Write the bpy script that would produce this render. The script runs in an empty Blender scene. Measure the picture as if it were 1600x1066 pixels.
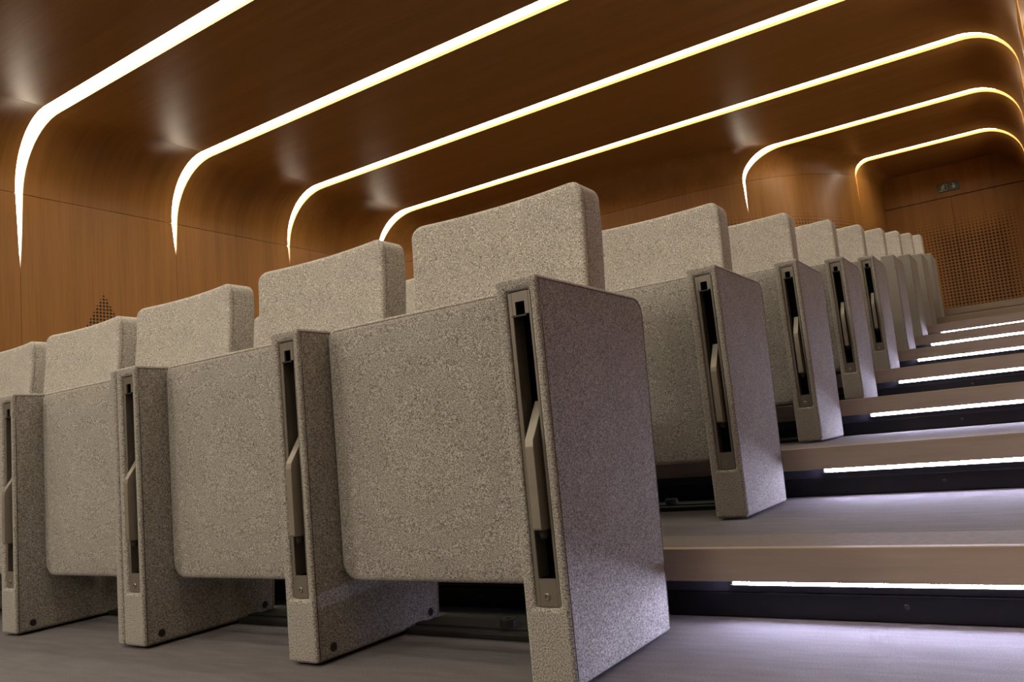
import bpy, bmesh, math, random
import numpy as np
from mathutils import Vector, Matrix

# ------------------------------------------------------------------ camera, world, exposure
scene = bpy.context.scene
col = scene.collection
cam_data = bpy.data.cameras.new("camera")
cam_data.sensor_fit = 'HORIZONTAL'
cam_data.sensor_width = 36.0
cam_data.lens = 36.0 * 1245.02 / 1600.0
cam_data.clip_start = 0.02
cam = bpy.data.objects.new("camera", cam_data)
col.objects.link(cam)
cr = Vector((0.82930188, 0.55058139, -0.09549099))
cu = Vector((0.1493453, -0.05370989, 0.98732529))
cf = Vector((-0.53847412, 0.83305185, 0.12676846))
cm = Matrix((cr, cu, -cf)).transposed().to_4x4()
cm.translation = Vector((0.68881343, -1.15854284, 0.41085569))
cam.matrix_world = cm
scene.camera = cam

world = bpy.data.worlds.new("world")
world.use_nodes = True
world.node_tree.nodes["Background"].inputs[0].default_value = (0, 0, 0, 1)
world.node_tree.nodes["Background"].inputs[1].default_value = 0.0
scene.world = world
scene.view_settings.view_transform = 'Standard'
scene.view_settings.look = 'None'
scene.view_settings.exposure = 0.0
scene.view_settings.gamma = 1.0
scene.view_settings.use_curve_mapping = False
scene.cycles.max_bounces = 10
scene.cycles.diffuse_bounces = 6
scene.cycles.sample_clamp_indirect = 6.0

CEIL_EMIT = 17.5
STEP_EMIT = 195.0

# two ceiling spots over the stage, in front of the first row (outside the frame)
for lx, ly, tx, ty, watts in ((-4.4, -5.6, -1.6, 0.8, 350.0), (-0.7, -5.6, -0.5, 0.9, 310.0)):
    ld = bpy.data.lights.new("stage_spot", 'SPOT')
    ld.energy = watts
    ld.color = (1.0, 0.87, 0.70)
    ld.spot_size = math.radians(46)
    ld.spot_blend = 0.6
    ld.shadow_soft_size = 0.5
    lo = bpy.data.objects.new("stage_spot", ld)
    col.objects.link(lo)
    lo.location = (lx, ly, 3.45)
    lo.rotation_euler = (Vector((tx, ty, 0.7)) - Vector((lx, ly, 3.45))).to_track_quat('-Z', 'Y').to_euler()

# ------------------------------------------------------------------ dimensions (metres)
PITCH = 0.60                     # seat pitch along a row (x)
RY = 0.972                       # row pitch (y)
Z = [0.0, 0.1503, 0.305, 0.4565, 0.606, 0.7542, 0.9028, 1.052, 1.2006, 1.365]
PW, PH = 0.0874, 0.6986          # armrest panel width, height
PD0, PD1 = 0.402, 0.443          # panel depth at the bottom and at the top
SLIM = 0.0304
YN, YR, LIP = 0.496, 0.545, 0.067
ZC = 3.9                         # ceiling
XR, RR = 1.0, 0.45               # right wall, its cove radius
YB = 12.2                        # back wall
YF = -6.0                        # front wall
STRIP_Y = [2.56 + 1.664 * k for k in range(-5, 6)]
SW = 0.160                       # light slot width on the ceiling
SW_SEAM = [.066] * 5 + [.066, .066, .034, .034, .032, .032]    # at the foot of the left coves
SW_RIGHT = 0.070                 # at the foot of the right coves

# ------------------------------------------------------------------ materials
def new_mat(name):
    m = bpy.data.materials.new(name)
    m.use_nodes = True
    nt = m.node_tree
    return m, nt, nt.nodes["Principled BSDF"]

def mapping(nt, scale):
    tc = nt.nodes.new("ShaderNodeTexCoord")
    mp = nt.nodes.new("ShaderNodeMapping")
    mp.inputs["Scale"].default_value = scale
    nt.links.new(tc.outputs["Object"], mp.inputs["Vector"])
    return mp

def noise(nt, mp, scale, detail=3.0, rough=0.55):
    n = nt.nodes.new("ShaderNodeTexNoise")
    n.inputs["Scale"].default_value = scale
    n.inputs["Detail"].default_value = detail
    n.inputs["Roughness"].default_value = rough
    nt.links.new(mp.outputs["Vector"], n.inputs["Vector"])
    return n

def ramp(nt, src, stops):
    r = nt.nodes.new("ShaderNodeValToRGB")
    e = r.color_ramp.elements
    while len(e) < len(stops):
        e.new(0.5)
    for el, (p, c) in zip(e, stops):
        el.position = p
        el.color = (c[0], c[1], c[2], 1)
    nt.links.new(src, r.inputs["Fac"])
    return r

def mixc(nt, fac, a, b, mode='MIX'):
    m = nt.nodes.new("ShaderNodeMix")
    m.data_type = 'RGBA'
    m.blend_type = mode
    if isinstance(fac, float):
        m.inputs[0].default_value = fac
    else:
        nt.links.new(fac, m.inputs[0])
    for s, i in ((a, 6), (b, 7)):
        if isinstance(s, tuple):
            m.inputs[i].default_value = (s[0], s[1], s[2], 1)
        else:
            nt.links.new(s, m.inputs[i])
    return m.outputs[2]

def math_node(nt, op, a, b=None, c=None):
    n = nt.nodes.new("ShaderNodeMath")
    n.operation = op
    for i, v in enumerate((a, b, c)):
        if v is None:
            continue
        if isinstance(v, (int, float)):
            n.inputs[i].default_value = v
        else:
            nt.links.new(v, n.inputs[i])
    return n.outputs[0]

def bump(nt, bsdf, h, strength, dist):
    b = nt.nodes.new("ShaderNodeBump")
    b.inputs["Strength"].default_value = strength
    b.inputs["Distance"].default_value = dist
    nt.links.new(h, b.inputs["Height"])
    nt.links.new(b.outputs["Normal"], bsdf.inputs["Normal"])

def felt(name, gain=1.0, warm=1.0):
    m, nt, bs = new_mat(name)
    mp = mapping(nt, (1, 1, 1))
    n1 = noise(nt, mp, 400, 2.5, 0.75)
    n2 = noise(nt, mp, 900, 1.0, 0.5)
    n3 = noise(nt, mp, 9, 3.0, 0.6)
    def t(v):
        return (v * gain, v * 0.97 * gain, v * 0.90 * gain)
    r = ramp(nt, n1.outputs["Fac"], [(0.34, t(0.06)), (0.45, t(0.235)), (0.56, t(0.40)), (0.67, t(0.66))])
    r2 = ramp(nt, n2.outputs["Fac"], [(0.35, (0.72, 0.72, 0.72)), (0.65, (1.2, 1.2, 1.2))])
    r3 = ramp(nt, n3.outputs["Fac"], [(0.3, (0.92, 0.92, 0.92)), (0.7, (1.06, 1.06, 1.06))])
    c = mixc(nt, 1.0, r.outputs["Color"], r2.outputs["Color"], 'MULTIPLY')
    c = mixc(nt, 1.0, c, r3.outputs["Color"], 'MULTIPLY')
    nt.links.new(c, bs.inputs["Base Color"])
    bs.inputs["Roughness"].default_value = 0.95
    bs.inputs["Specular IOR Level"].default_value = 0.1
    bs.inputs["Sheen Weight"].default_value = 0.12
    bs.inputs["Sheen Roughness"].default_value = 0.5
    bump(nt, bs, n1.outputs["Fac"], 0.35, 0.0015)
    return m

def plain(name, rgb, rough=0.5, metal=0.0, spec=0.5, var=0.08, scale=40):
    m, nt, bs = new_mat(name)
    mp = mapping(nt, (1, 1, 1))
    n = noise(nt, mp, scale, 3)
    lo = tuple(v * (1 - var) for v in rgb)
    hi = tuple(v * (1 + var) for v in rgb)
    r = ramp(nt, n.outputs["Fac"], [(0.3, lo), (0.7, hi)])
    nt.links.new(r.outputs["Color"], bs.inputs["Base Color"])
    bs.inputs["Roughness"].default_value = rough
    bs.inputs["Metallic"].default_value = metal
    bs.inputs["Specular IOR Level"].default_value = spec
    return m

def wood(name, scale, lo, hi, rough=0.33, holes=None):
    m, nt, bs = new_mat(name)
    mp = mapping(nt, scale)
    n = noise(nt, mp, 3.0, 6.0, 0.6)
    mp2 = mapping(nt, tuple(s * 0.16 for s in scale))
    n2 = noise(nt, mp2, 2.0, 2.0, 0.5)
    r = ramp(nt, n.outputs["Fac"], [(0.32, lo), (0.68, hi)])
    r2 = ramp(nt, n2.outputs["Fac"], [(0.3, (0.86, 0.86, 0.86)), (0.7, (1.1, 1.1, 1.1))])
    c = mixc(nt, 1.0, r.outputs["Color"], r2.outputs["Color"], 'MULTIPLY')
    rgh = rough
    if holes:
        tc = nt.nodes.new("ShaderNodeTexCoord")
        sp = nt.nodes.new("ShaderNodeSeparateXYZ")
        nt.links.new(tc.outputs["Object"], sp.inputs[0])
        mask = holes(nt, sp.outputs[0], sp.outputs[1], sp.outputs[2])
        c = mixc(nt, mask, c, (0.012, 0.006, 0.003))
    nt.links.new(c, bs.inputs["Base Color"])
    bs.inputs["Roughness"].default_value = rgh
    bs.inputs["Specular IOR Level"].default_value = 0.24
    return m

def hole_grid(nt, a, b, pitch, rad):
    """round drilled holes on a square grid; rad may be a socket (hole radius / pitch)"""
    def cell(v):
        return math_node(nt, 'SUBTRACT', math_node(nt, 'FRACT', math_node(nt, 'DIVIDE', v, pitch)), 0.5)
    u, w = cell(a), cell(b)
    d = math_node(nt, 'SQRT', math_node(nt, 'ADD', math_node(nt, 'MULTIPLY', u, u), math_node(nt, 'MULTIPLY', w, w)))
    return math_node(nt, 'LESS_THAN', d, rad)

def clamp01(nt, v):
    n = nt.nodes.new("ShaderNodeClamp")
    nt.links.new(v, n.inputs[0])
    return n.outputs[0]

def back_holes(nt, x, y, z):
    top = math_node(nt, 'SUBTRACT', 3.20, z)
    lft = math_node(nt, 'ADD', x, 0.72)
    rgt = math_node(nt, 'SUBTRACT', 0.93, x)
    s = math_node(nt, 'MINIMUM', math_node(nt, 'MULTIPLY', top, 2.2), math_node(nt, 'MULTIPLY', lft, 1.6))
    s = math_node(nt, 'MINIMUM', s, math_node(nt, 'MULTIPLY', rgt, 3.0))
    rad = math_node(nt, 'MULTIPLY', clamp01(nt, s), 0.34)
    return hole_grid(nt, x, z, 0.047, rad)

def bend_holes(nt, x, y, z):
    top = math_node(nt, 'SUBTRACT', 3.17, z)
    far = math_node(nt, 'GREATER_THAN', x, -2.55)
    rad = math_node(nt, 'MULTIPLY', math_node(nt, 'MULTIPLY', clamp01(nt, math_node(nt, 'MULTIPLY', top, 3.0)), far), 0.33)
    run = math_node(nt, 'ADD', math_node(nt, 'MULTIPLY', x, 0.75), math_node(nt, 'MULTIPLY', y, 0.66))
    return hole_grid(nt, run, z, 0.047, rad)

def side_holes(nt, x, y, z):
    # a pointed cluster of holes: narrower towards its top
    dy = math_node(nt, 'ABSOLUTE', math_node(nt, 'SUBTRACT', y, 3.37))
    lim = math_node(nt, 'MULTIPLY', math_node(nt, 'SUBTRACT', 2.38, z), 0.55)
    inside = clamp01(nt, math_node(nt, 'MULTIPLY', math_node(nt, 'SUBTRACT', lim, dy), 30.0))
    rad = math_node(nt, 'MULTIPLY', inside, 0.36)
    return hole_grid(nt, y, z, 0.036, rad)

def emitter(name, rgb, strength):
    m, nt, bs = new_mat(name)
    bs.inputs["Base Color"].default_value = (0.8, 0.8, 0.8, 1)
    bs.inputs["Emission Color"].default_value = (*rgb, 1)
    bs.inputs["Emission Strength"].default_value = strength
    return m

FELT = felt("grey_felt")
FELT_SEAM = felt("grey_felt_seam", 0.8)
SEAM_DARK = plain("seam_thread", (0.075, 0.066, 0.055), 0.9, 0, 0.1)
FELT_BACK = felt("light_grey_felt", 1.4)
WLO, WHI = (0.235, 0.102, 0.0225), (0.285, 0.132, 0.032)
WOOD_SIDE = wood("veneer_side", (0.5, 22, 0.5), WLO, WHI, 0.36, side_holes)
WOOD_CEIL = wood("veneer_ceiling", (0.5, 22, 0.5), WLO, WHI, 0.36)
WOOD_BEND = wood("veneer_bend", (12, 16, 0.5), WLO, WHI, 0.34, bend_holes)
WOOD_BACK = wood("veneer_back", (20, 2, 0.5), WLO, WHI, 0.36, back_holes)
WOOD_PLAIN = wood("veneer_plain", (20, 20, 0.5), WLO, WHI, 0.36)
SLOT_WOOD = wood("slot_lining", (0.5, 22, 0.5), (0.40, 0.22, 0.09), (0.52, 0.30, 0.13), 0.5)
NOSE = wood("nosing_wood", (0.7, 14, 14), (0.27, 0.215, 0.165), (0.34, 0.275, 0.215), 0.5)
TREAD_EDGE = plain("shaded_tread_edge", (0.15, 0.128, 0.108), 0.8, 0, 0.2, 0.12, 60)  # top of the nosing board, coloured darker to hold back the overhead light
BLACK = plain("black_riser", (0.005, 0.005, 0.0075), 0.35, 0, 0.25, 0.2, 12)
BAND = plain("glow_tinted_band", (0.016, 0.016, 0.026), 0.4, 0, 0.4)  # black band lifted towards blue, standing in for the step light's glow
BLACK_METAL = plain("dark_metal", (0.035, 0.033, 0.030), 0.45, 0.6)
CAVITY = plain("cavity_black", (0.004, 0.004, 0.004), 0.8, 0, 0.1)
FRAME = plain("bronze_frame", (0.17, 0.157, 0.132), 0.42, 0.35, 0.5, 0.05)
FRAME_LIGHT = plain("bronze_lever", (0.24, 0.22, 0.185), 0.38, 0.25, 0.5, 0.05)
STEEL = plain("screw_steel", (0.30, 0.28, 0.26), 0.3, 0.8)
BACKING = plain("dark_backing", (0.02, 0.012, 0.007), 0.8, 0, 0.2)
SIGN_GREEN = plain("sign_green", (0.012, 0.05, 0.042), 0.3)
SIGN_PALE = plain("sign_pale", (0.55, 0.52, 0.36), 0.4)
CEIL_LIGHT = emitter("warm_white_light", (1.0, 0.89, 0.70), CEIL_EMIT)
STEP_LIGHT = emitter("cool_white_light", (0.71, 0.69, 1.0), STEP_EMIT)

def carpet():
    m, nt, bs = new_mat("grey_carpet")
    mp = mapping(nt, (1, 1, 1))
    n1 = noise(nt, mp, 420, 2.0, 0.6)
    n2 = noise(nt, mapping(nt, (1, 6, 1)), 7, 4.0, 0.6)
    r = ramp(nt, n1.outputs["Fac"], [(0.3, (0.110, 0.104, 0.110)), (0.7, (0.19, 0.182, 0.192))])
    r2 = ramp(nt, n2.outputs["Fac"], [(0.3, (0.84, 0.84, 0.84)), (0.7, (1.08, 1.08, 1.08))])
    c = mixc(nt, 1.0, r.outputs["Color"], r2.outputs["Color"], 'MULTIPLY')
    nt.links.new(c, bs.inputs["Base Color"])
    bs.inputs["Roughness"].default_value = 0.95
    bs.inputs["Specular IOR Level"].default_value = 0.1
    bump(nt, bs, n1.outputs["Fac"], 0.4, 0.002)
    return m
CARPET = carpet()

# ------------------------------------------------------------------ mesh helpers
def mesh_from(name, verts, faces, mat, smooth=False):
    me = bpy.data.meshes.new(name)
    me.from_pydata([tuple(v) for v in verts], [], faces)
    me.update()
    bm = bmesh.new()
    bm.from_mesh(me)
    bmesh.ops.recalc_face_normals(bm, faces=bm.faces)
    bm.to_mesh(me)
    bm.free()
    me.materials.append(mat)
    if smooth:
        for p in me.polygons:
            p.use_smooth = True
    return me

def link(name, me, parent=None, loc=(0, 0, 0)):
    o = bpy.data.objects.new(name, me)
    col.objects.link(o)
    o.location = loc
    o.parent = parent
    return o

def empty(name, loc):
    o = bpy.data.objects.new(name, None)
    o.empty_display_size = 0.1
    col.objects.link(o)
    o.location = loc
    return o

def tag(o, label, cat, group=None):
    o["label"] = label
    o["category"] = cat
    if group:
        o["group"] = group
    return o

def structure(o, label=None):
    o["kind"] = "structure"
    if label:
        o["label"] = label
    return o

def bm_box(bm, x0, x1, y0, y1, z0, z1, bev=0.0, seg=2):
    vs = bmesh.ops.create_cube(bm, size=1.0)["verts"]
    for v in vs:
        v.co = Vector(((x0 + x1) / 2 + v.co.x * (x1 - x0), (y0 + y1) / 2 + v.co.y * (y1 - y0), (z0 + z1) / 2 + v.co.z * (z1 - z0)))
    if bev > 0:
        es = list({e for v in vs for e in v.link_edges})
        bmesh.ops.bevel(bm, geom=es, offset=bev, segments=seg, affect='EDGES', profile=0.5)

def bm_mesh(name, bm, mat, smooth=False):
    bmesh.ops.recalc_face_normals(bm, faces=bm.faces)
    me = bpy.data.meshes.new(name)
    bm.to_mesh(me)
    bm.free()
    me.materials.append(mat)
    if smooth:
        for p in me.polygons:
            p.use_smooth = True
    return me

def box_mesh(name, x0, x1, y0, y1, z0, z1, mat, bev=0.0, seg=2):
    bm = bmesh.new()
    bm_box(bm, x0, x1, y0, y1, z0, z1, bev, seg)
    return bm_mesh(name, bm, mat)

def bm_tube(bm, pts, r, sides=6, closed=False):
    pts = [Vector(p) for p in pts]
    n = len(pts)
    rings = []
    for i, p in enumerate(pts):
        a = pts[(i - 1) % n] if (closed or i > 0) else p
        b = pts[(i + 1) % n] if (closed or i < n - 1) else p
        t = (b - a).normalized()
        ref = Vector((0, 0, 1)) if abs(t.z) < 0.9 else Vector((1, 0, 0))
        if abs(t.x) < 0.5 and closed:
            ref = Vector((1, 0, 0))
        u = t.cross(ref).normalized()
        w = t.cross(u).normalized()
        rings.append([bm.verts.new(p + u * (r * math.cos(2*math.pi*k/sides)) + w * (r * math.sin(2*math.pi*k/sides))) for k in range(sides)])
    m = n if closed else n - 1
    for i in range(m):
        A, B = rings[i], rings[(i + 1) % n]
        for k in range(sides):
            bm.faces.new((A[k], A[(k+1) % sides], B[(k+1) % sides], B[k]))
    if not closed:
        bm.faces.new(rings[0][::-1])
        bm.faces.new(rings[-1])

def bm_lathe(bm, prof, center, axis, seg=16):
    """prof: list of (radius, along axis)"""
    axis = Vector(axis).normalized()
    ref = Vector((0, 0, 1)) if abs(axis.z) < 0.9 else Vector((1, 0, 0))
    u = axis.cross(ref).normalized()
    w = axis.cross(u).normalized()
    c = Vector(center)
    rings = []
    for r, h in prof:
        rings.append([bm.verts.new(c + axis*h + u*(r*math.cos(2*math.pi*k/seg)) + w*(r*math.sin(2*math.pi*k/seg))) for k in range(seg)])
    for A, B in zip(rings, rings[1:]):
        for k in range(seg):
            bm.faces.new((A[k], A[(k+1) % seg], B[(k+1) % seg], B[k]))
    bm.faces.new(rings[0][::-1])
    bm.faces.new(rings[-1])

def prism_x(name, outline, x0, x1, mat, bev=0.0, seg=2):
    """outline in (y, z), extruded along x"""
    bm = bmesh.new()
    a = [bm.verts.new((x0, y, z)) for y, z in outline]
    b = [bm.verts.new((x1, y, z)) for y, z in outline]
    n = len(outline)
    bm.faces.new(a)
    bm.faces.new(b[::-1])
    for i in range(n):
        bm.faces.new((a[i], b[i], b[(i+1) % n], a[(i+1) % n]))
    bmesh.ops.recalc_face_normals(bm, faces=bm.faces)
    if bev:
        bmesh.ops.bevel(bm, geom=list(bm.edges), offset=bev, segments=seg, affect='EDGES', profile=0.5)
    return bm_mesh(name, bm, mat)

# ------------------------------------------------------------------ room shell
# plan of the left wall: (x, y, cove radius); it is straight, then bends across the hall towards the back
PLAN = [(-7.2, YF, .65), (-7.2, -2, .65), (-7.2, 2, .65), (-7.2, 5, .65), (-7.2, 6.6, .65), (-7.2, 7.25, .65), (-7.13, 7.62, .64), (-6.93, 7.98, .62),
        (-6.6, 8.25, .58), (-6.1, 8.42, .54), (-5.5, 8.52, .5), (-4.88, 8.60, .48), (-4.0, 8.73, .45), (-3.4, 8.82, .43), (-2.95, 8.90, .41),
        (-2.55, 9.00, .39), (-2.2, 9.17, .37), (-1.89, 9.41, .33), (-1.58, 9.74, .29), (-1.36, 10.06, .26), (-1.18, 10.4, .23), (-1.02, 10.85, .20),
        (-0.92, 11.3, .18), (-0.87, 11.8, .18), (-0.86, YB, .18)]

def catmull(P, n=14):
    P = np.array(P)
    out = []
    for i in range(len(P) - 1):
        p1, p2 = P[i], P[i+1]
        L = np.linalg.norm((p2 - p1)[:2])
        m1 = (p2 - P[i-1]) / np.linalg.norm((p2 - P[i-1])[:2]) * L if i > 0 else p2 - p1
        m2 = (P[i+2] - p1) / np.linalg.norm((P[i+2] - p1)[:2]) * L if i < len(P) - 2 else p2 - p1
        for k in range(n):
            t = k / n
            out.append((2*t**3-3*t**2+1)*p1 + (t**3-2*t**2+t)*m1 + (-2*t**3+3*t**2)*p2 + (t**3-t**2)*m2)
    out.append(P[-1])
    return np.array(out)

PC = catmull(PLAN)
tan = np.gradient(PC[:, :2], axis=0)
tan /= np.linalg.norm(tan, axis=1)[:, None]
NRM = np.stack([tan[:, 1], -tan[:, 0]], 1)      # into the room

def left_point(phi, y, off=0.0):
    """point of the left shell: phi is a height (z < seam given as ('z', z)) or a cove angle 0..90 degrees; off pushes it outwards"""
    kind, v = phi
    R = PC[:, 2]
    if kind == 'z':
        inset, z, hn, vn = np.zeros(len(PC)), np.full(len(PC), v), 1.0, 0.0
    elif kind == 'f':                       # fraction of the height below the seam
        base, frac = v
        inset, z, hn, vn = np.zeros(len(PC)), base + (ZC - R - base) * frac, 1.0, 0.0
    else:
        a = math.radians(v)
        inset, z, hn, vn = R * (1 - math.cos(a)), ZC - R + R * math.sin(a), math.cos(a), math.sin(a)
    X = PC[:, 0] + NRM[:, 0] * inset
    Y = np.maximum.accumulate(PC[:, 1] + NRM[:, 1] * inset + 1e-7 * np.arange(len(PC)))
    X = X - NRM[:, 0] * hn * off
    s = np.interp(y, Y, np.arange(len(PC)))
    i = np.arange(len(PC))
    return Vector((float(np.interp(s, i, X)), float(y - np.interp(s, i, NRM[:, 1]) * hn * off), float(np.interp(s, i, z)) + vn * off))

def left_param_range(phi, ya, yb, n):
    """y samples spread evenly along the wall's length between two y values"""
    kind, v = phi
    R = PC[:, 2]
    inset = R * (1 - math.cos(math.radians(v))) if kind == 'a' else np.zeros(len(PC))
    X = PC[:, 0] + NRM[:, 0] * inset
    Y = np.maximum.accumulate(PC[:, 1] + NRM[:, 1] * inset + 1e-7 * np.arange(len(PC)))
    L = np.concatenate([[0], np.cumsum(np.hypot(np.diff(X), np.diff(Y)))])
    la, lb = np.interp(ya, Y, L), np.interp(yb, Y, L)
    ys = np.interp(np.linspace(la, lb, n), L, Y)
    ys[0], ys[-1] = ya, yb
    return ys

def sheet(name, grid, grid_out, mat, parent, smooth=True):
    """closed slab from an inner and an outer grid of points"""
    r, c = len(grid), len(grid[0])
    verts = [p for row in grid for p in row] + [p for row in grid_out for p in row]
    N = r * c
    F = []
    for i in range(r - 1):
        for j in range(c - 1):
            a, b, d, e = i*c+j, i*c+j+1, (i+1)*c+j+1, (i+1)*c+j
            F.append((a, b, d, e))
            F.append((N+e, N+d, N+b, N+a))
    ns = len(F)
    for i in range(r - 1):
        for j in (0, c - 1):
            F.append((i*c+j, (i+1)*c+j, N+(i+1)*c+j, N+i*c+j))
    for j in range(c - 1):
        for i in (0, r - 1):
            F.append((i*c+j, i*c+j+1, N+i*c+j+1, N+i*c+j))
    me = mesh_from(name, verts, F, mat)
    if smooth:
        for k, p in enumerate(me.polygons):
            p.use_smooth = k < ns
        # keep the slab's rim crisp
        rim = set()
        for p in list(me.polygons)[ns:]:
            rim.update(p.edge_keys)
        for e in me.edges:
            if e.key in rim:
                e.use_edge_sharp = True
    return link(name, me, parent)

def split_sheet(name, g, go, mat, parent, split):
    """one panel, or two with an upright joint where the wall has bent across the hall"""
    if not split:
        return sheet(name, g, go, mat, parent)
    j = min(range(len(g[-1])), key=lambda i: abs(g[0][i].x + 2.97))
    sheet(name, [r[:j+1] for r in g], [r[:j+1] for r in go], mat, parent)
    def cut(rows):
        out = []
        for r in rows:
            d = (r[j+1] - r[j]).normalized() * 0.002
            out.append([r[j] + d] + r[j+1:])
        return out
    sheet(name, cut(g), cut(go), mat, parent)

def slot_scale(k, kind, v):
    """share of the slot's width that lies along y where it crosses a slanting wall"""
    if k < 0 or k >= len(STRIP_Y):
        return 1.0
    ty = abs(float(np.interp(STRIP_Y[k], np.maximum.accumulate(PC[:, 1]), tan[:, 1])))
    t = math.sin(math.radians(v)) if kind == 'a' else 0.0
    return ty + (1 - ty) * t * t

def seam_z(k):
    return float(np.interp(STRIP_Y[k], np.maximum.accumulate(PC[:, 1]), ZC - PC[:, 2]))

TH = 0.045          # panel thickness: the depth of the light slots
DEEP = 0.034        # how far the diffusers sit back in their slots
GAP = 0.0018        # half of a closed joint
BASE = -0.02

wall_left = structure(empty("wall_left", (0, 0, 0)), "curved honey veneer side wall")
wall_right = structure(empty("wall_right", (0, 0, 0)))
ceiling = structure(empty("ceiling", (0, 0, 0)), "dark glossy veneer ceiling cut by light strips")

# height at which each slot has closed to a plain joint on the left wall
SLOT_END = [2.3] * 5 + [2.50, 2.88, 2.96, 3.03, 3.12, 3.12]
bounds = [YF] + STRIP_Y + [YB]

def half_width(k, z):
    """half width of slot k at height z on the wall: it tapers to a closed joint"""
    if k < 0 or k >= len(STRIP_Y):
        return 0.0
    if z <= SLOT_END[k]:
        return GAP
    t = min(1.0, (z - SLOT_END[k]) / (seam_z(k) - SLOT_END[k]))
    return GAP + (SW_SEAM[k] / 2 - GAP) * t ** 0.75

def cove_half(k, v, left=True):
    """half width of slot k along y at cove angle v (0 wall, 90 ceiling)"""
    if k < 0 or k >= len(STRIP_Y):
        return 0.0
    w0 = SW_SEAM[k] if left else SW_RIGHT
    w = w0 + (SW - w0) * (max(v, 0.0) / 90.0) ** 1.1
    return w / 2 * (slot_scale(k, 'a', v) if left else 1.0)

for b in range(len(bounds) - 1):
    ya, yb = bounds[b], bounds[b + 1]
    ka, kb = b - 1, b
    bend = yb > 7.3
    n = 34 if bend else 6
    mat = WOOD_BEND if bend else WOOD_SIDE
    # lower wall, up to just below the seam; rows are fractions of the height below the seam
    fr = {0.0, 0.9993}
    for k in (ka, kb):
        if 0 <= k < len(STRIP_Y):
            fr.add((SLOT_END[k] - BASE) / (seam_z(k) - BASE))
    g, go = [], []
    for f in sorted(fr):
        za = BASE + (seam_z(ka) - BASE) * f if 0 <= ka < len(STRIP_Y) else 0
        zb = BASE + (seam_z(kb) - BASE) * f if 0 <= kb < len(STRIP_Y) else 0
        ph = ('f', (BASE, f))
        a, c_ = ya + half_width(ka, za + 1e-6) * slot_scale(ka, 'z', 0), yb - half_width(kb, zb + 1e-6) * slot_scale(kb, 'z', 0)
        ys = left_param_range(('z', 0), a, c_, n)
        g.append([left_point(ph, y) for y in ys])
        go.append([left_point(ph, y, TH) for y in ys])
    split_sheet("wall_panel", g, go, mat, wall_left, ya < 8.9 < yb)
    # cove, ceiling, right cove: full slot width
    a0, c0 = ya + cove_half(ka, 90), yb - cove_half(kb, 90)
    g, go = [], []
    for q in range(13):
        ph = ('a', 90 * q / 12 + (0.25 if q == 0 else -0.15 if q == 12 else 0))
        a, c_ = ya + cove_half(ka, ph[1]), yb - cove_half(kb, ph[1])
        ys = left_param_range(ph, a, c_, n)
        g.append([left_point(ph, y) for y in ys])
        go.append([left_point(ph, y, TH) for y in ys])
    split_sheet("cove_panel", g, go, WOOD_BEND if bend else WOOD_CEIL, wall_left, ya < 8.9 < yb)
    a, c_ = a0, c0
    ys = left_param_range(('a', 90), a, c_, n)
    g = [[left_point(('a', 90), y) + Vector((0.001, 0, 0)) for y in ys], [Vector((XR - RR - 0.0004, y, ZC)) for y in ys]]
    go = [[p + Vector((0, 0, TH)) for p in row] for row in g]
    sheet("ceiling_panel", g, go, WOOD_CEIL, ceiling)
    g, go = [], []
    for q in range(13):
        an = math.radians(90 - 90 * q / 12)
        a, c_ = ya + cove_half(ka, 90 - 90 * q / 12, False), yb - cove_half(kb, 90 - 90 * q / 12, False)
        g.append([Vector((XR - RR + RR*math.cos(an), y, ZC - RR + RR*math.sin(an))) for y in (a, c_)])
        go.append([Vector((XR - RR + (RR+TH)*math.cos(an), y, ZC - RR + (RR+TH)*math.sin(an))) for y in (a, c_)])
    sheet("cove_panel", g, go, WOOD_CEIL, wall_right)
    g = [[Vector((XR, y, z)) for y in (a, c_)] for z in (ZC - RR - 0.0008, BASE)]
    go = [[p + Vector((TH, 0, 0)) for p in row] for row in g]
    sheet("wall_panel", g, go, WOOD_CEIL, wall_right)

# light strips: one diffuser per slot, following cove, ceiling and cove
ORD = ["first", "second", "third", "fourth", "fifth", "sixth"]
STRIP_LABEL = [
    "thickest warm white light strip, at the far left, running down onto the wood wall",
    "second warm white light strip from the left, bending down above the left chairs",
    "third warm white light strip from the left, ending behind a backrest",
    "long warm white light strip passing just above the tallest backrest",
    "warm white light strip bending down the curved wood wall, fifth from the left",
    "shortest and farthest warm white light strip, nearest the exit sign"]
def ribbon_path(k, off):
    y = STRIP_Y[k]
    m = 0.0008
    rows = []
    zt, sz = SLOT_END[k] + 0.02, seam_z(k)
    rows = [(('f', (zt, q / 3)), (half_width(k, zt + (sz - zt) * q / 3) + 0.0006) * slot_scale(k, 'z', 0)) for q in range(3)]
    rows += [(('a', 90 * q / 14), cove_half(k, 90 * q / 14)) for q in range(15)]
    path = [[left_point(p, y + sg_ * (w - m), off) for sg_ in (-1, 1)] for p, w in rows]
    for q in range(15):
        v = 90 - 90 * q / 14
        an, w = math.radians(v), cove_half(k, v, False) - m
        path.append([Vector((XR - RR + (RR+off)*math.cos(an), yy, ZC - RR + (RR+off)*math.sin(an))) for yy in (y - w, y + w)])
    w = SW_RIGHT / 2 - m
    path.append([Vector((XR + off, yy, 2.45)) for yy in (y - w, y + w)])
    return path
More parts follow.
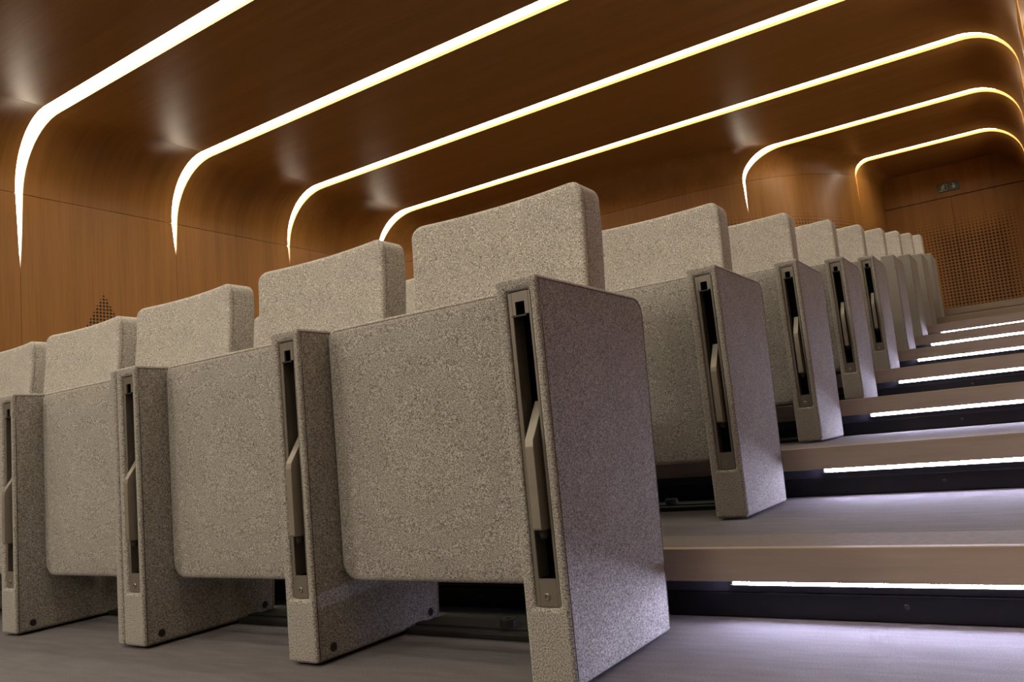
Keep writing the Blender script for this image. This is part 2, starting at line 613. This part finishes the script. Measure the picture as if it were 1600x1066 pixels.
for k in range(len(STRIP_Y)):
    if k < 5:
        lab = "%s warm white ceiling light strip counted from the stage wall" % ORD[k]
    else:
        lab = STRIP_LABEL[k - 5]
    o = sheet("light_strip", ribbon_path(k, DEEP), ribbon_path(k, DEEP + 0.02), CEIL_LIGHT, None)
    tag(o, lab, "light strip", "warm ceiling light strips")
    # blind back of the slot below the lit part
    bot = SLOT_END[k]
    g = [[left_point(('z', z), yy, TH + 0.002) for yy in (STRIP_Y[k] - 0.06, STRIP_Y[k] + 0.06)] for z in (BASE, bot + 0.018)]
    go = [[left_point(('z', z), yy, TH + 0.012) for yy in (STRIP_Y[k] - 0.06, STRIP_Y[k] + 0.06)] for z in (BASE, bot + 0.018)]
    sheet("joint_backing", g, go, SLOT_WOOD, wall_left)
    me = box_mesh("joint_backing", XR + TH + 0.002, XR + TH + 0.012, STRIP_Y[k] - 0.06, STRIP_Y[k] + 0.06, BASE, 2.445, SLOT_WOOD)
    link("joint_backing", me, wall_right)

# seam backing strip so that the horizontal joint of wall and cove reads dark, not open
g, go = [], []
for a in (-4, 4):
    ph = ('a', max(a, 0)) if a > 0 else ('f', (BASE, 0.985))
    ys = left_param_range(('z', 0), YF + 0.01, YB - 0.01, 160)
    g.append([left_point(ph, y, TH + 0.001) for y in ys])
    go.append([left_point(ph, y, TH + 0.006) for y in ys])

# back wall: head panel, two perforated panels below it
wall_back = structure(empty("wall_back", (0, YB, 0)), "perforated wood back wall under a plain head panel")
HL = 3.415
link("wall_panel", box_mesh("wall_panel", -0.98, 0.035, 0, 0.04, 1.2, HL - 0.006, WOOD_BACK), wall_back)
link("wall_panel", box_mesh("wall_panel", 0.040, 1.05, 0, 0.04, 1.2, HL - 0.006, WOOD_BACK), wall_back)
link("head_panel", box_mesh("head_panel", -0.98, 1.05, 0, 0.04, HL + 0.006, ZC + 0.04, WOOD_PLAIN), wall_back)
link("backing", box_mesh("backing", -1.0, 1.05, 0.041, 0.06, 1.2, ZC, BACKING), wall_back)
for o in wall_back.children[:2]:
    pass
wall_front = structure(empty("wall_front", (0, YF, 0)))
link("wall_panel", box_mesh("wall_panel", -7.3, -3.2, -0.05, 0, BASE, ZC + 0.05, WOOD_PLAIN), wall_front)
link("wall_panel", box_mesh("wall_panel", -3.19, 1.05, -0.05, 0, BASE, ZC + 0.05, WOOD_PLAIN), wall_front)

# ------------------------------------------------------------------ floor and tiers
floor = structure(link("floor", box_mesh("floor", -7.195, XR - 0.003, YF + 0.003, YR + 0.02, -0.12, 0.0, CARPET)), "grey carpet at the foot of the tiers")

def screw_mesh(name, r, axis, mat=STEEL):
    bm = bmesh.new()
    bm_lathe(bm, [(r, -0.002), (r, 0.0012), (r*0.8, 0.002), (r*0.5, 0.002), (r*0.45, 0.0002)], (0, 0, 0), axis, 14)
    return bm_mesh(name, bm, mat)
RISER_SCREW = screw_mesh("riser_screw", 0.0055, (0, -1, 0), plain("blackened_steel", (0.045, 0.043, 0.045), 0.4, 0.7))

STEP_WORD = ["lowest", "second", "third", "fourth", "fifth", "sixth", "seventh", "eighth", "topmost"]
for i in range(1, 10):
    yn = YN + (i - 1) * RY
    zb, zt = Z[i-1], Z[i]
    step = structure(empty("step", (0, yn, zb)), "%s seating tier, grey carpet with a pale wood nosing over a black riser" % STEP_WORD[i-1])
    xl = -7.195 if i < 8 else (-6.9 if i == 8 else -6.0)
    h = zt - zb
    depth = RY + 0.07
    nose_d = 0.20
    if i < 9:
        link("tread", box_mesh("tread", xl, XR - 0.003, nose_d + 0.001, depth, h - 0.03, h, CARPET), step)
    else:
        # top platform: its outline follows the bent wall
        ys = np.linspace(yn + nose_d + 0.001, YB - 0.003, 60)
        px = [max(left_point(('z', 0.0), y).x + 0.004, xl) for y in ys]
        pts = list(zip(px, ys))
        pts = [(x, y - yn) for x, y in pts] + [(XR - 0.003, YB - 0.003 - yn), (XR - 0.003, nose_d + 0.001)]
        V = [Vector((x, y, h)) for x, y in pts] + [Vector((x, y, h - 0.03)) for x, y in pts]
        m = len(pts)
        F = [tuple(range(m)), tuple(range(2*m - 1, m - 1, -1))] + [(a, (a+1) % m, m + (a+1) % m, m + a) for a in range(m)]
        link("tread", mesh_from("tread", V, F, CARPET), step)
    # nosing board: the joint in it falls behind the chairs
    for x0, x1 in ((xl, -1.2), (-1.198, XR - 0.003)):
        link("nosing", box_mesh("nosing", x0, x1, 0, 0.024, h - LIP, h + 0.001, NOSE, 0.0022, 2), step)
        link("tread_edge", box_mesh("tread_edge", x0, x1, 0.0245, nose_d, h - 0.03, h, TREAD_EDGE), step)
    yr = YR - YN
    link("riser", box_mesh("riser", xl, XR - 0.003, yr, yr + 0.03, 0.002, h - LIP - 0.032, BLACK, 0.0015, 1), step)
    link("riser_band", box_mesh("riser_band", xl, XR - 0.003, yr + 0.008, yr + 0.03, h - LIP - 0.031, h - LIP + 0.002, BAND), step)
    for sx in (0.42, 0.97, -0.6 + 0.02):
        if sx < 0.9:
            link("screw", RISER_SCREW, step, (sx, yr, 0.031))
    if i <= 7:
        # aisle light under the nosing: a round-ended tube in a shallow channel
        lt = empty("step_light", (0, yn, zt - LIP))
        tag(lt, "cool white light tube under the nosing of the %s aisle step" % STEP_WORD[i-1], "step light", "aisle step lights")
        x0, x1 = 0.092, XR - 0.02
        cy = 0.033                     # face of the diffuser, just behind the lip
        bm = bmesh.new()
        bm_box(bm, x0, x1, cy, cy + 0.010, -0.0118, 0.001, 0.0024, 2)
        link("diffuser", bm_mesh("diffuser", bm, STEP_LIGHT, True), lt)
        bm = bmesh.new()
        bm_box(bm, x0 - 0.006, x1 + 0.006, cy - 0.001, cy + 0.014, -0.0150, -0.0125)
        bm_box(bm, x0 - 0.006, x1 + 0.006, cy + 0.0105, cy + 0.014, -0.0125, 0.0)
        link("channel", bm_mesh("channel", bm, BLACK_METAL), lt)

# ------------------------------------------------------------------ seats
def rr_outline(w, h, inset, R, m, n, seg=6):
    """rounded rectangle of w x h around (0,0), inset, as a loop of (x, z): bottom, right, top, left"""
    a, b = w/2 - inset, h/2 - inset
    def rad(c):
        return max(R[c] - inset, 0.002)
    pts = []
    cs = [(a, -b, -90, 0), (a, b, 0, 1), (-a, b, 90, 2), (-a, -b, 180, 3)]
    prev = None
    for (cx, cz, st, c), cnt in zip(cs, (n, m, n, m)):
        r = rad(c)
        ox, oz = cx - math.copysign(r, cx), cz - math.copysign(r, cz)
        arc = [(ox + r*math.cos(math.radians(st + 90*k/seg)), oz + r*math.sin(math.radians(st + 90*k/seg))) for k in range(seg + 1)]
        pts.append(arc)
    out = []
    for c in range(4):
        out += pts[c]
        p, q = pts[c][-1], pts[(c + 1) % 4][0]
        cnt = (n, m, n, m)[c]
        out += [(p[0] + (q[0]-p[0])*k/(cnt+1), p[1] + (q[1]-p[1])*k/(cnt+1)) for k in range(1, cnt + 1)]
    return out

def pillow(name, w, h, t, R, re, mat, deform, m=12, n=12):
    """upholstered slab: outline in x-z, thickness t in y (front at y = 0), edge radius re"""
    rings = []
    inner = [0.20, 0.14, 0.09, 0.05]
    for d in inner:
        rings.append((re + d, 0.0))
    for k in range(5):
        a = math.radians(90 - 90 * k / 4)
        rings.append((re - re*math.cos(a), re - re*math.sin(a)))
    for k in range(5):
        a = math.radians(90 * k / 4)
        rings.append((re - re*math.cos(a), t - re + re*math.sin(a)))
    for d in reversed(inner):
        rings.append((re + d, t))
    V, F = [], []
    N = None
    for inset, y in rings:
        o = rr_outline(w, h, inset, R, m, n)
        N = len(o)
        V += [deform(Vector((x, y, z)), y) for x, z in o]
    for i in range(len(rings) - 1):
        for k in range(N):
            F.append((i*N+k, i*N+(k+1) % N, (i+1)*N+(k+1) % N, (i+1)*N+k))
    F.append(tuple(range(N)))
    F.append(tuple(range((len(rings)-1)*N, len(rings)*N)))
    return mesh_from(name, V, F, mat, True)

SEAT_W = PITCH - PW - 0.005
PAD_Z0, PAD_Z1, PAD_Y = 0.155, 0.694, 0.080
def pad_def(p, y):
    x, z = p.x / (SEAT_W/2), p.z / ((PAD_Z1 - PAD_Z0)/2)
    f = 1 - min(y / 0.06, 1.0)
    bul = 0.010 * (1 - x*x) * (1 - z*z)
    return Vector((p.x, PAD_Y + p.y - bul * f, (PAD_Z0 + PAD_Z1)/2 + p.z))
PAD = pillow("seat_pad", SEAT_W, PAD_Z1 - PAD_Z0, 0.125, (0.042, 0.026, 0.026, 0.042), 0.013, FELT, pad_def)

BK_Z0, BK_Z1, BK_Y, BK_T = 0.30, 0.985, 0.388, 0.098
def back_shift(x, z):
    u = x / (SEAT_W/2)
    lean = 0.0
    if z < 0.88:
        lean = -0.115 * (0.88 - z)
    else:
        lean = -0.115 * 0.0 + 0.02 * (z - 0.88)
    k = max(0.0, min(1.0, (z - 0.55) / 0.2))
    return lean + 0.026 * (1 - u*u) * k
def back_def(p, y):
    z = (BK_Z0 + BK_Z1)/2 + p.z
    return Vector((p.x, BK_Y + p.y + back_shift(p.x, z), z))
BACK = pillow("backrest", SEAT_W - 0.006, BK_Z1 - BK_Z0, BK_T, (0.02, 0.034, 0.034, 0.02), 0.012, FELT_BACK, back_def, 18, 14)

# seams: welted line round the pad's upper edge and down both sides of the backrest's front
def pad_line(inset, y):
    o = rr_outline(SEAT_W, PAD_Z1 - PAD_Z0, inset, (0.042, 0.026, 0.026, 0.042), 12, 12)
    return sorted((pad_def(Vector((x, y, z)), y) for x, z in o if z > 0.215), key=lambda p: p.x)
bm = bmesh.new()
bm_tube(bm, pad_line(0.0012, 0.0085), 0.0034, 7)
PAD_SEAM = bm_mesh("piping", bm, FELT_BACK, True)
bm = bmesh.new()
bm_tube(bm, pad_line(0.0052, 0.0040), 0.0016, 6)
PAD_THREAD = bm_mesh("seam", bm, SEAM_DARK, True)
bm = bmesh.new()
o = rr_outline(SEAT_W - 0.006, BK_Z1 - BK_Z0, 0.0005, (0.02, 0.034, 0.034, 0.02), 18, 14)
loop = [back_def(Vector((x, 0.0135, z)), 0.0135) for x, z in o]
bm_tube(bm, loop, 0.0014, 5, True)
BACK_SEAM = bm_mesh("piping", bm, FELT_SEAM, True)
# steel beam under the folded pad, hidden, that carries pad and backrest between the panels
bm = bmesh.new()
bm_box(bm, -SEAT_W/2, SEAT_W/2, 0.245, 0.285, 0.40, 0.44, 0.004)
bm_box(bm, -0.20, -0.16, 0.20, 0.345, 0.405, 0.435, 0.003)
bm_box(bm, 0.16, 0.20, 0.20, 0.345, 0.405, 0.435, 0.003)
BEAM = bm_mesh("pivot_beam", bm, BLACK_METAL)
bm = bmesh.new()
bm_box(bm, -SEAT_W/2, SEAT_W/2, 0.268, 0.44, 0.0, 0.014, 0.003)
bm_box(bm, -SEAT_W/2, SEAT_W/2, 0.30, 0.33, 0.0135, 0.018, 0.001)
RAIL = bm_mesh("floor_rail", bm, plain("rail_black", (0.012, 0.012, 0.012), 0.6, 0, 0.25))
bm = bmesh.new()
bm_lathe(bm, [(0.019, 0), (0.021, 0.002), (0.021, 0.016), (0.019, 0.019), (0.006, 0.019), (0.005, 0.017)], (0, 0.318, 0.016), (0, 0, 1), 18)
PUCK = bm_mesh("puck", bm, plain("puck_black", (0.02, 0.02, 0.02), 0.4), False)

# ------------------------------------------------------------------ armrest panels
def side_outline(top_back_r=0.035, k=6):
    o = [(0.0, 0.006), (PD0 - 0.004, 0.006)]
    # back edge leans out a little, rounded shoulder at the top
    ang0 = math.atan2(PD1 - PD0, PH)
    cy, cz = PD1 - top_back_r - 0.001, PH - top_back_r
    for q in range(k + 1):
        a = math.radians(-3 + 93 * q / k)
        o.append((cy + top_back_r*math.cos(a), cz + top_back_r*math.sin(a)))
    o.append((0.0, PH))
    return o

SLOT = (-0.0665 + PW/2, -0.0165 + PW/2, 0.134, 0.674)     # x0, x1, z0, z1 in panel coordinates (x centred)

def evaluated(ob):
    dg = bpy.context.evaluated_depsgraph_get()
    dg.update()
    return bpy.data.meshes.new_from_object(ob.evaluated_get(dg), preserve_all_data_layers=True, depsgraph=dg)

def panel_mesh(name, w, slot):
    me = prism_x(name + "_raw", side_outline(), -w/2, w/2, FELT)
    ob = link(name + "_raw", me)
    cut = None
    if slot:
        x0, x1, z0, z1 = SLOT
        cut = link("cutter", box_mesh("cutter", x0, x1, -0.05, 0.075, z0, z1, FELT))
        b = ob.modifiers.new("b", 'BOOLEAN')
        b.operation = 'DIFFERENCE'
        b.object = cut
        b.solver = 'EXACT'
    bv = ob.modifiers.new("v", 'BEVEL')
    bv.width = 0.0082
    bv.segments = 3
    bv.limit_method = 'ANGLE'
    bv.angle_limit = math.radians(40)
    bv.use_clamp_overlap = True
    bv.harden_normals = False
    wn = ob.modifiers.new("w", 'WEIGHTED_NORMAL')
    wn.keep_sharp = True
    for p in me.polygons:
        p.use_smooth = True
    res = evaluated(ob)
    res.name = name
    for p in res.polygons:
        p.use_smooth = True
    bpy.data.objects.remove(ob)
    if cut:
        bpy.data.objects.remove(cut)
    return res
PANEL_SLOT = panel_mesh("upholstery", PW, True)
PANEL_PLAIN = panel_mesh("upholstery_plain", PW, False)
PANEL_SLIM = panel_mesh("upholstery_slim", SLIM - 0.0036, False)

def panel_piping(w):
    bm = bmesh.new()
    ins = 0.0085
    o = side_outline()
    c = (0.2, 0.35)
    pts = []
    for y, z in o:
        pts.append((max(min(y, PD1 - 0.0) - (ins if y > 0.1 else -ins), ins), z - (ins if z > 0.35 else -ins)))
    dense = []
    pts = pts[1:] + pts[:1]         # open at the foot
    for a, b in zip(pts, pts[1:]):
        n = max(1, int(math.hypot(b[0]-a[0], b[1]-a[1]) / 0.08))
        dense += [(a[0] + (b[0]-a[0])*k/n, a[1] + (b[1]-a[1])*k/n) for k in range(n)]
    for s in (-1, 1):
        bm_tube(bm, [(s * (w/2 - 0.0007), y, z) for y, z in dense + pts[-1:]], 0.0014, 5)
    return bm_mesh("piping", bm, FELT_SEAM, True)
PIPING = panel_piping(PW)
PIPING.materials[0] = SEAM_DARK
PIPING_SLIM = panel_piping(SLIM - 0.0036)
PIPING_SLIM.materials[0] = SEAM_DARK

# slot frame: plate with a stepped opening, lining behind it
def frame_mesh():
    x0, x1, z0, z1 = SLOT
    e = 0.0015
    x0, x1, z0, z1 = x0 + e, x1 - e, z0 + e, z1 - e
    c = PW/2
    hl, hr = -0.0565 + c, -0.0235 + c           # wide opening
    nl, nr = -0.0505 + c, -0.0315 + c           # narrow notch at its top
    hb, hm, ht = 0.181, 0.632, 0.655
    bm = bmesh.new()
    y0, y1 = 0.0065, 0.011
    bm_box(bm, x0, hl, y0, y1, z0, z1, 0.0008, 1)
    bm_box(bm, hr, x1, y0, y1, z0, z1, 0.0008, 1)
    bm_box(bm, hl, hr, y0, y1, z0, hb, 0.0)
    bm_box(bm, hl, nl, y0, y1, hm, z1, 0.0)
    bm_box(bm, nr, hr, y0, y1, hm, z1, 0.0)
    bm_box(bm, nl, nr, y0, y1, ht, z1, 0.0)
    # folded cheeks running back from the opening
    bm_box(bm, hl - 0.003, hl, y1, 0.040, hb, hm, 0.0)
    bm_box(bm, hr, hr + 0.003, y1, 0.040, hb, hm, 0.0)
    return bm_mesh("slot_frame", bm, FRAME)
SLOT_FRAME = frame_mesh()
x0, x1, z0, z1 = SLOT
bm = bmesh.new()
bm_box(bm, x0 + 0.001, x1 - 0.001, 0.066, 0.074, z0 + 0.001, z1 - 0.001)
bm_box(bm, x0 + 0.0005, x0 + 0.004, 0.0145, 0.066, z0 + 0.001, z1 - 0.001)
bm_box(bm, x1 - 0.004, x1 - 0.0005, 0.0145, 0.066, z0 + 0.001, z1 - 0.001)
bm_box(bm, x0 + 0.004, x1 - 0.004, 0.0145, 0.066, z0 + 0.001, z0 + 0.006)
bm_box(bm, x0 + 0.004, x1 - 0.004, 0.0145, 0.066, z1 - 0.006, z1 - 0.001)
CAVITY_M = bm_mesh("cavity", bm, CAVITY)
bm = bmesh.new()
c = PW/2
bm_box(bm, -0.0595 + c, -0.0295 + c, 0.006, 0.03, 0.6285, 0.6315)
CATCH = bm_mesh("catch", bm, BLACK_METAL)
LEVER = prism_x("lever", [(-0.0125, 0.266), (-0.0125, 0.402), (-0.0105, 0.414), (0.034, 0.480), (0.060, 0.480), (0.060, 0.262), (0.0, 0.262), (-0.0105, 0.263)],
                -0.0470 + c, -0.0300 + c, FRAME_LIGHT, 0.0012, 2)
bm = bmesh.new()
bm_lathe(bm, [(0.007, 0.0), (0.007, 0.012), (0.005, 0.016)], (-0.037 + c, 0.006, 0.2635), (0, 0, -1), 12)
LEVER_STOP = bm_mesh("lever_stop", bm, BLACK_METAL)
bm = bmesh.new()
bm_lathe(bm, [(0.0062, -0.002), (0.0062, 0.0012), (0.0052, 0.0020), (0.0032, 0.0020), (0.0030, 0.0002)], (-0.0435 + c, 0.0065, 0.1515), (0, -1, 0), 14)
FRAME_SCREW = bm_mesh("screw", bm, STEEL)
PLUG_MAT = plain("plug_black", (0.016, 0.015, 0.014), 0.45)
def plug_mesh(w):
    bm = bmesh.new()
    for s in (1,):
        for y in (0.046, 0.362):
            bm_lathe(bm, [(0.0095, -0.002), (0.0095, 0.0006), (0.0085, 0.0012), (0.003, 0.0012), (0.0028, 0.0002)], (s * w/2, y, 0.030), (s, 0, 0), 14)
    return bm_mesh("cap", bm, PLUG_MAT)
PLUG1 = bmesh.new()
bm_lathe(PLUG1, [(0.0095, -0.002), (0.0095, 0.0006), (0.0085, 0.0012), (0.003, 0.0012), (0.0028, 0.0002)], (0, 0, 0), (1, 0, 0), 14)
PLUG = bm_mesh("cap", PLUG1, PLUG_MAT)

ROWS = ["front", "second", "third", "fourth", "fifth", "sixth", "seventh", "eighth", "ninth"]
NSEAT = [6, 6, 4, 4, 4, 4, 4, 3, 3]
PLACE = ["at the aisle end of", "second from the aisle in", "third from the aisle in", "fourth from the aisle in", "fifth from the aisle in", "sixth from the aisle in"]

def panel_x(k):
    """x of the right face of panel k"""
    return -k * PITCH - (SLIM if k >= 3 else 0.0)

def add_panel(r, k, lab, slot):
    t = empty("armrest_panel", (panel_x(k) - PW/2, r * RY, Z[r]))
    tag(t, lab, "armrest panel", "upholstered armrest panels")
    link("upholstery", PANEL_SLOT if slot else PANEL_PLAIN, t)
    link("piping", PIPING, t)
    if slot:
        f = link("slot_frame", SLOT_FRAME, t)
        link("screw", FRAME_SCREW, f)
        link("catch", CATCH, f)
        link("cavity", CAVITY_M, t)
        v = link("lever", LEVER, t)
        link("lever_stop", LEVER_STOP, v)
    if k > 0:
        for y in (0.046, 0.362):
            link("cap", PLUG, t, (PW/2, y, 0.030))

BETWEEN = ["", "between first and second chairs", "between second and third chairs", "between third and fourth chairs",
           "between fourth and fifth chairs", "between fifth and sixth chairs", "beyond the sixth chair"]
for r in range(9):
    slot = r < 5
    kindw = "felt armrest panel with lever slot" if slot else "plain felt armrest panel"
    for k in range(NSEAT[r] + 1):
        if k == 0:
            lab = "%s at the aisle end of the %s row" % (kindw, ROWS[r])
            if r == 0:
                lab = "large grey felt aisle-end panel of the front row, lever in its slot"
        elif k == NSEAT[r] and k < 6:
            lab = "%s closing the far end of the %s row" % (kindw, ROWS[r])
        else:
            lab = "%s %s of the %s row" % (kindw, BETWEEN[k], ROWS[r])
        add_panel(r, k, lab, slot)
    if NSEAT[r] >= 3:
        xs = -2 * PITCH - PW
        t = empty("divider_panel", (xs - SLIM/2 - 0.0002, r * RY, Z[r]))
        tag(t, "slim grey felt divider without slot beside the third armrest panel of the %s row" % ROWS[r], "divider panel", "slim divider panels")
        link("upholstery", PANEL_SLIM, t)
        link("piping", PIPING_SLIM, t)
    for k in range(NSEAT[r]):
        xc = (panel_x(k) - PW + panel_x(k + 1)) / 2 if k != 2 else (panel_x(2) - PW - SLIM + panel_x(3)) / 2
        t = empty("tip_up_seat", (xc, r * RY, Z[r]))
        tag(t, "grey felt tip-up chair %s the %s row, seat folded up" % (PLACE[k], ROWS[r]), "chair", "grey felt tip-up chairs")
        p = link("seat_pad", PAD, t)
        link("piping", PAD_SEAM, p)
        link("seam", PAD_THREAD, p)
        p = link("backrest", BACK, t)
        link("piping", BACK_SEAM, p)
        link("pivot_beam", BEAM, t)
        p = link("floor_rail", RAIL, t)
        link("puck", PUCK, p)

# ------------------------------------------------------------------ exit sign on the back wall
sg = empty("exit_sign", (0.03, YB, 3.565))
tag(sg, "dark green exit sign with running figure and down arrow on the wood back wall", "exit sign")
link("board", box_mesh("board", -0.140, -0.004, -0.02, 0.0, -0.065, 0.065, SIGN_GREEN, 0.002, 1), sg)
link("board", box_mesh("board", 0.000, 0.140, -0.02, 0.0, -0.065, 0.065, SIGN_GREEN, 0.002, 1), sg)
def flat(name, polys, mat, parent):
    V, F = [], []
    for poly in polys:
        b = len(V)
        m = len(poly)
        V += [Vector((x, -0.0225, z)) for x, z in poly] + [Vector((x, -0.0195, z)) for x, z in poly]
        F += [tuple(range(b, b+m)), tuple(range(b+2*m-1, b+m-1, -1))] + [(b+a, b+(a+1) % m, b+m+(a+1) % m, b+m+a) for a in range(m)]
    return link(name, mesh_from(name, V, F, mat), parent)
flat("down_arrow", [[(0.060, 0.040), (0.080, 0.040), (0.080, -0.002), (0.104, -0.002), (0.070, -0.042), (0.036, -0.002), (0.060, -0.002)]], SIGN_PALE, sg)
head = [(-0.062 + 0.010*math.cos(a*math.pi/5), 0.038 + 0.010*math.sin(a*math.pi/5)) for a in range(10)]
flat("running_figure", [head,
     [(-0.078, 0.026), (-0.060, 0.028), (-0.066, -0.006), (-0.084, -0.006)],
     [(-0.060, 0.028), (-0.040, 0.010), (-0.046, 0.004), (-0.064, 0.018)],
     [(-0.078, 0.026), (-0.100, 0.012), (-0.096, 0.004), (-0.076, 0.016)],
     [(-0.084, -0.006), (-0.066, -0.006), (-0.050, -0.028), (-0.058, -0.034)],
     [(-0.084, -0.006), (-0.072, -0.006), (-0.092, -0.042), (-0.104, -0.042)]], SIGN_PALE, sg)
flat("door_pictogram", [[(-0.040, 0.046), (-0.012, 0.046), (-0.012, 0.040), (-0.040, 0.040)],
     [(-0.018, 0.040), (-0.012, 0.040), (-0.012, -0.046), (-0.018, -0.046)],
     [(-0.128, -0.046), (-0.018, -0.046), (-0.018, -0.050), (-0.128, -0.050)]], SIGN_PALE, sg)
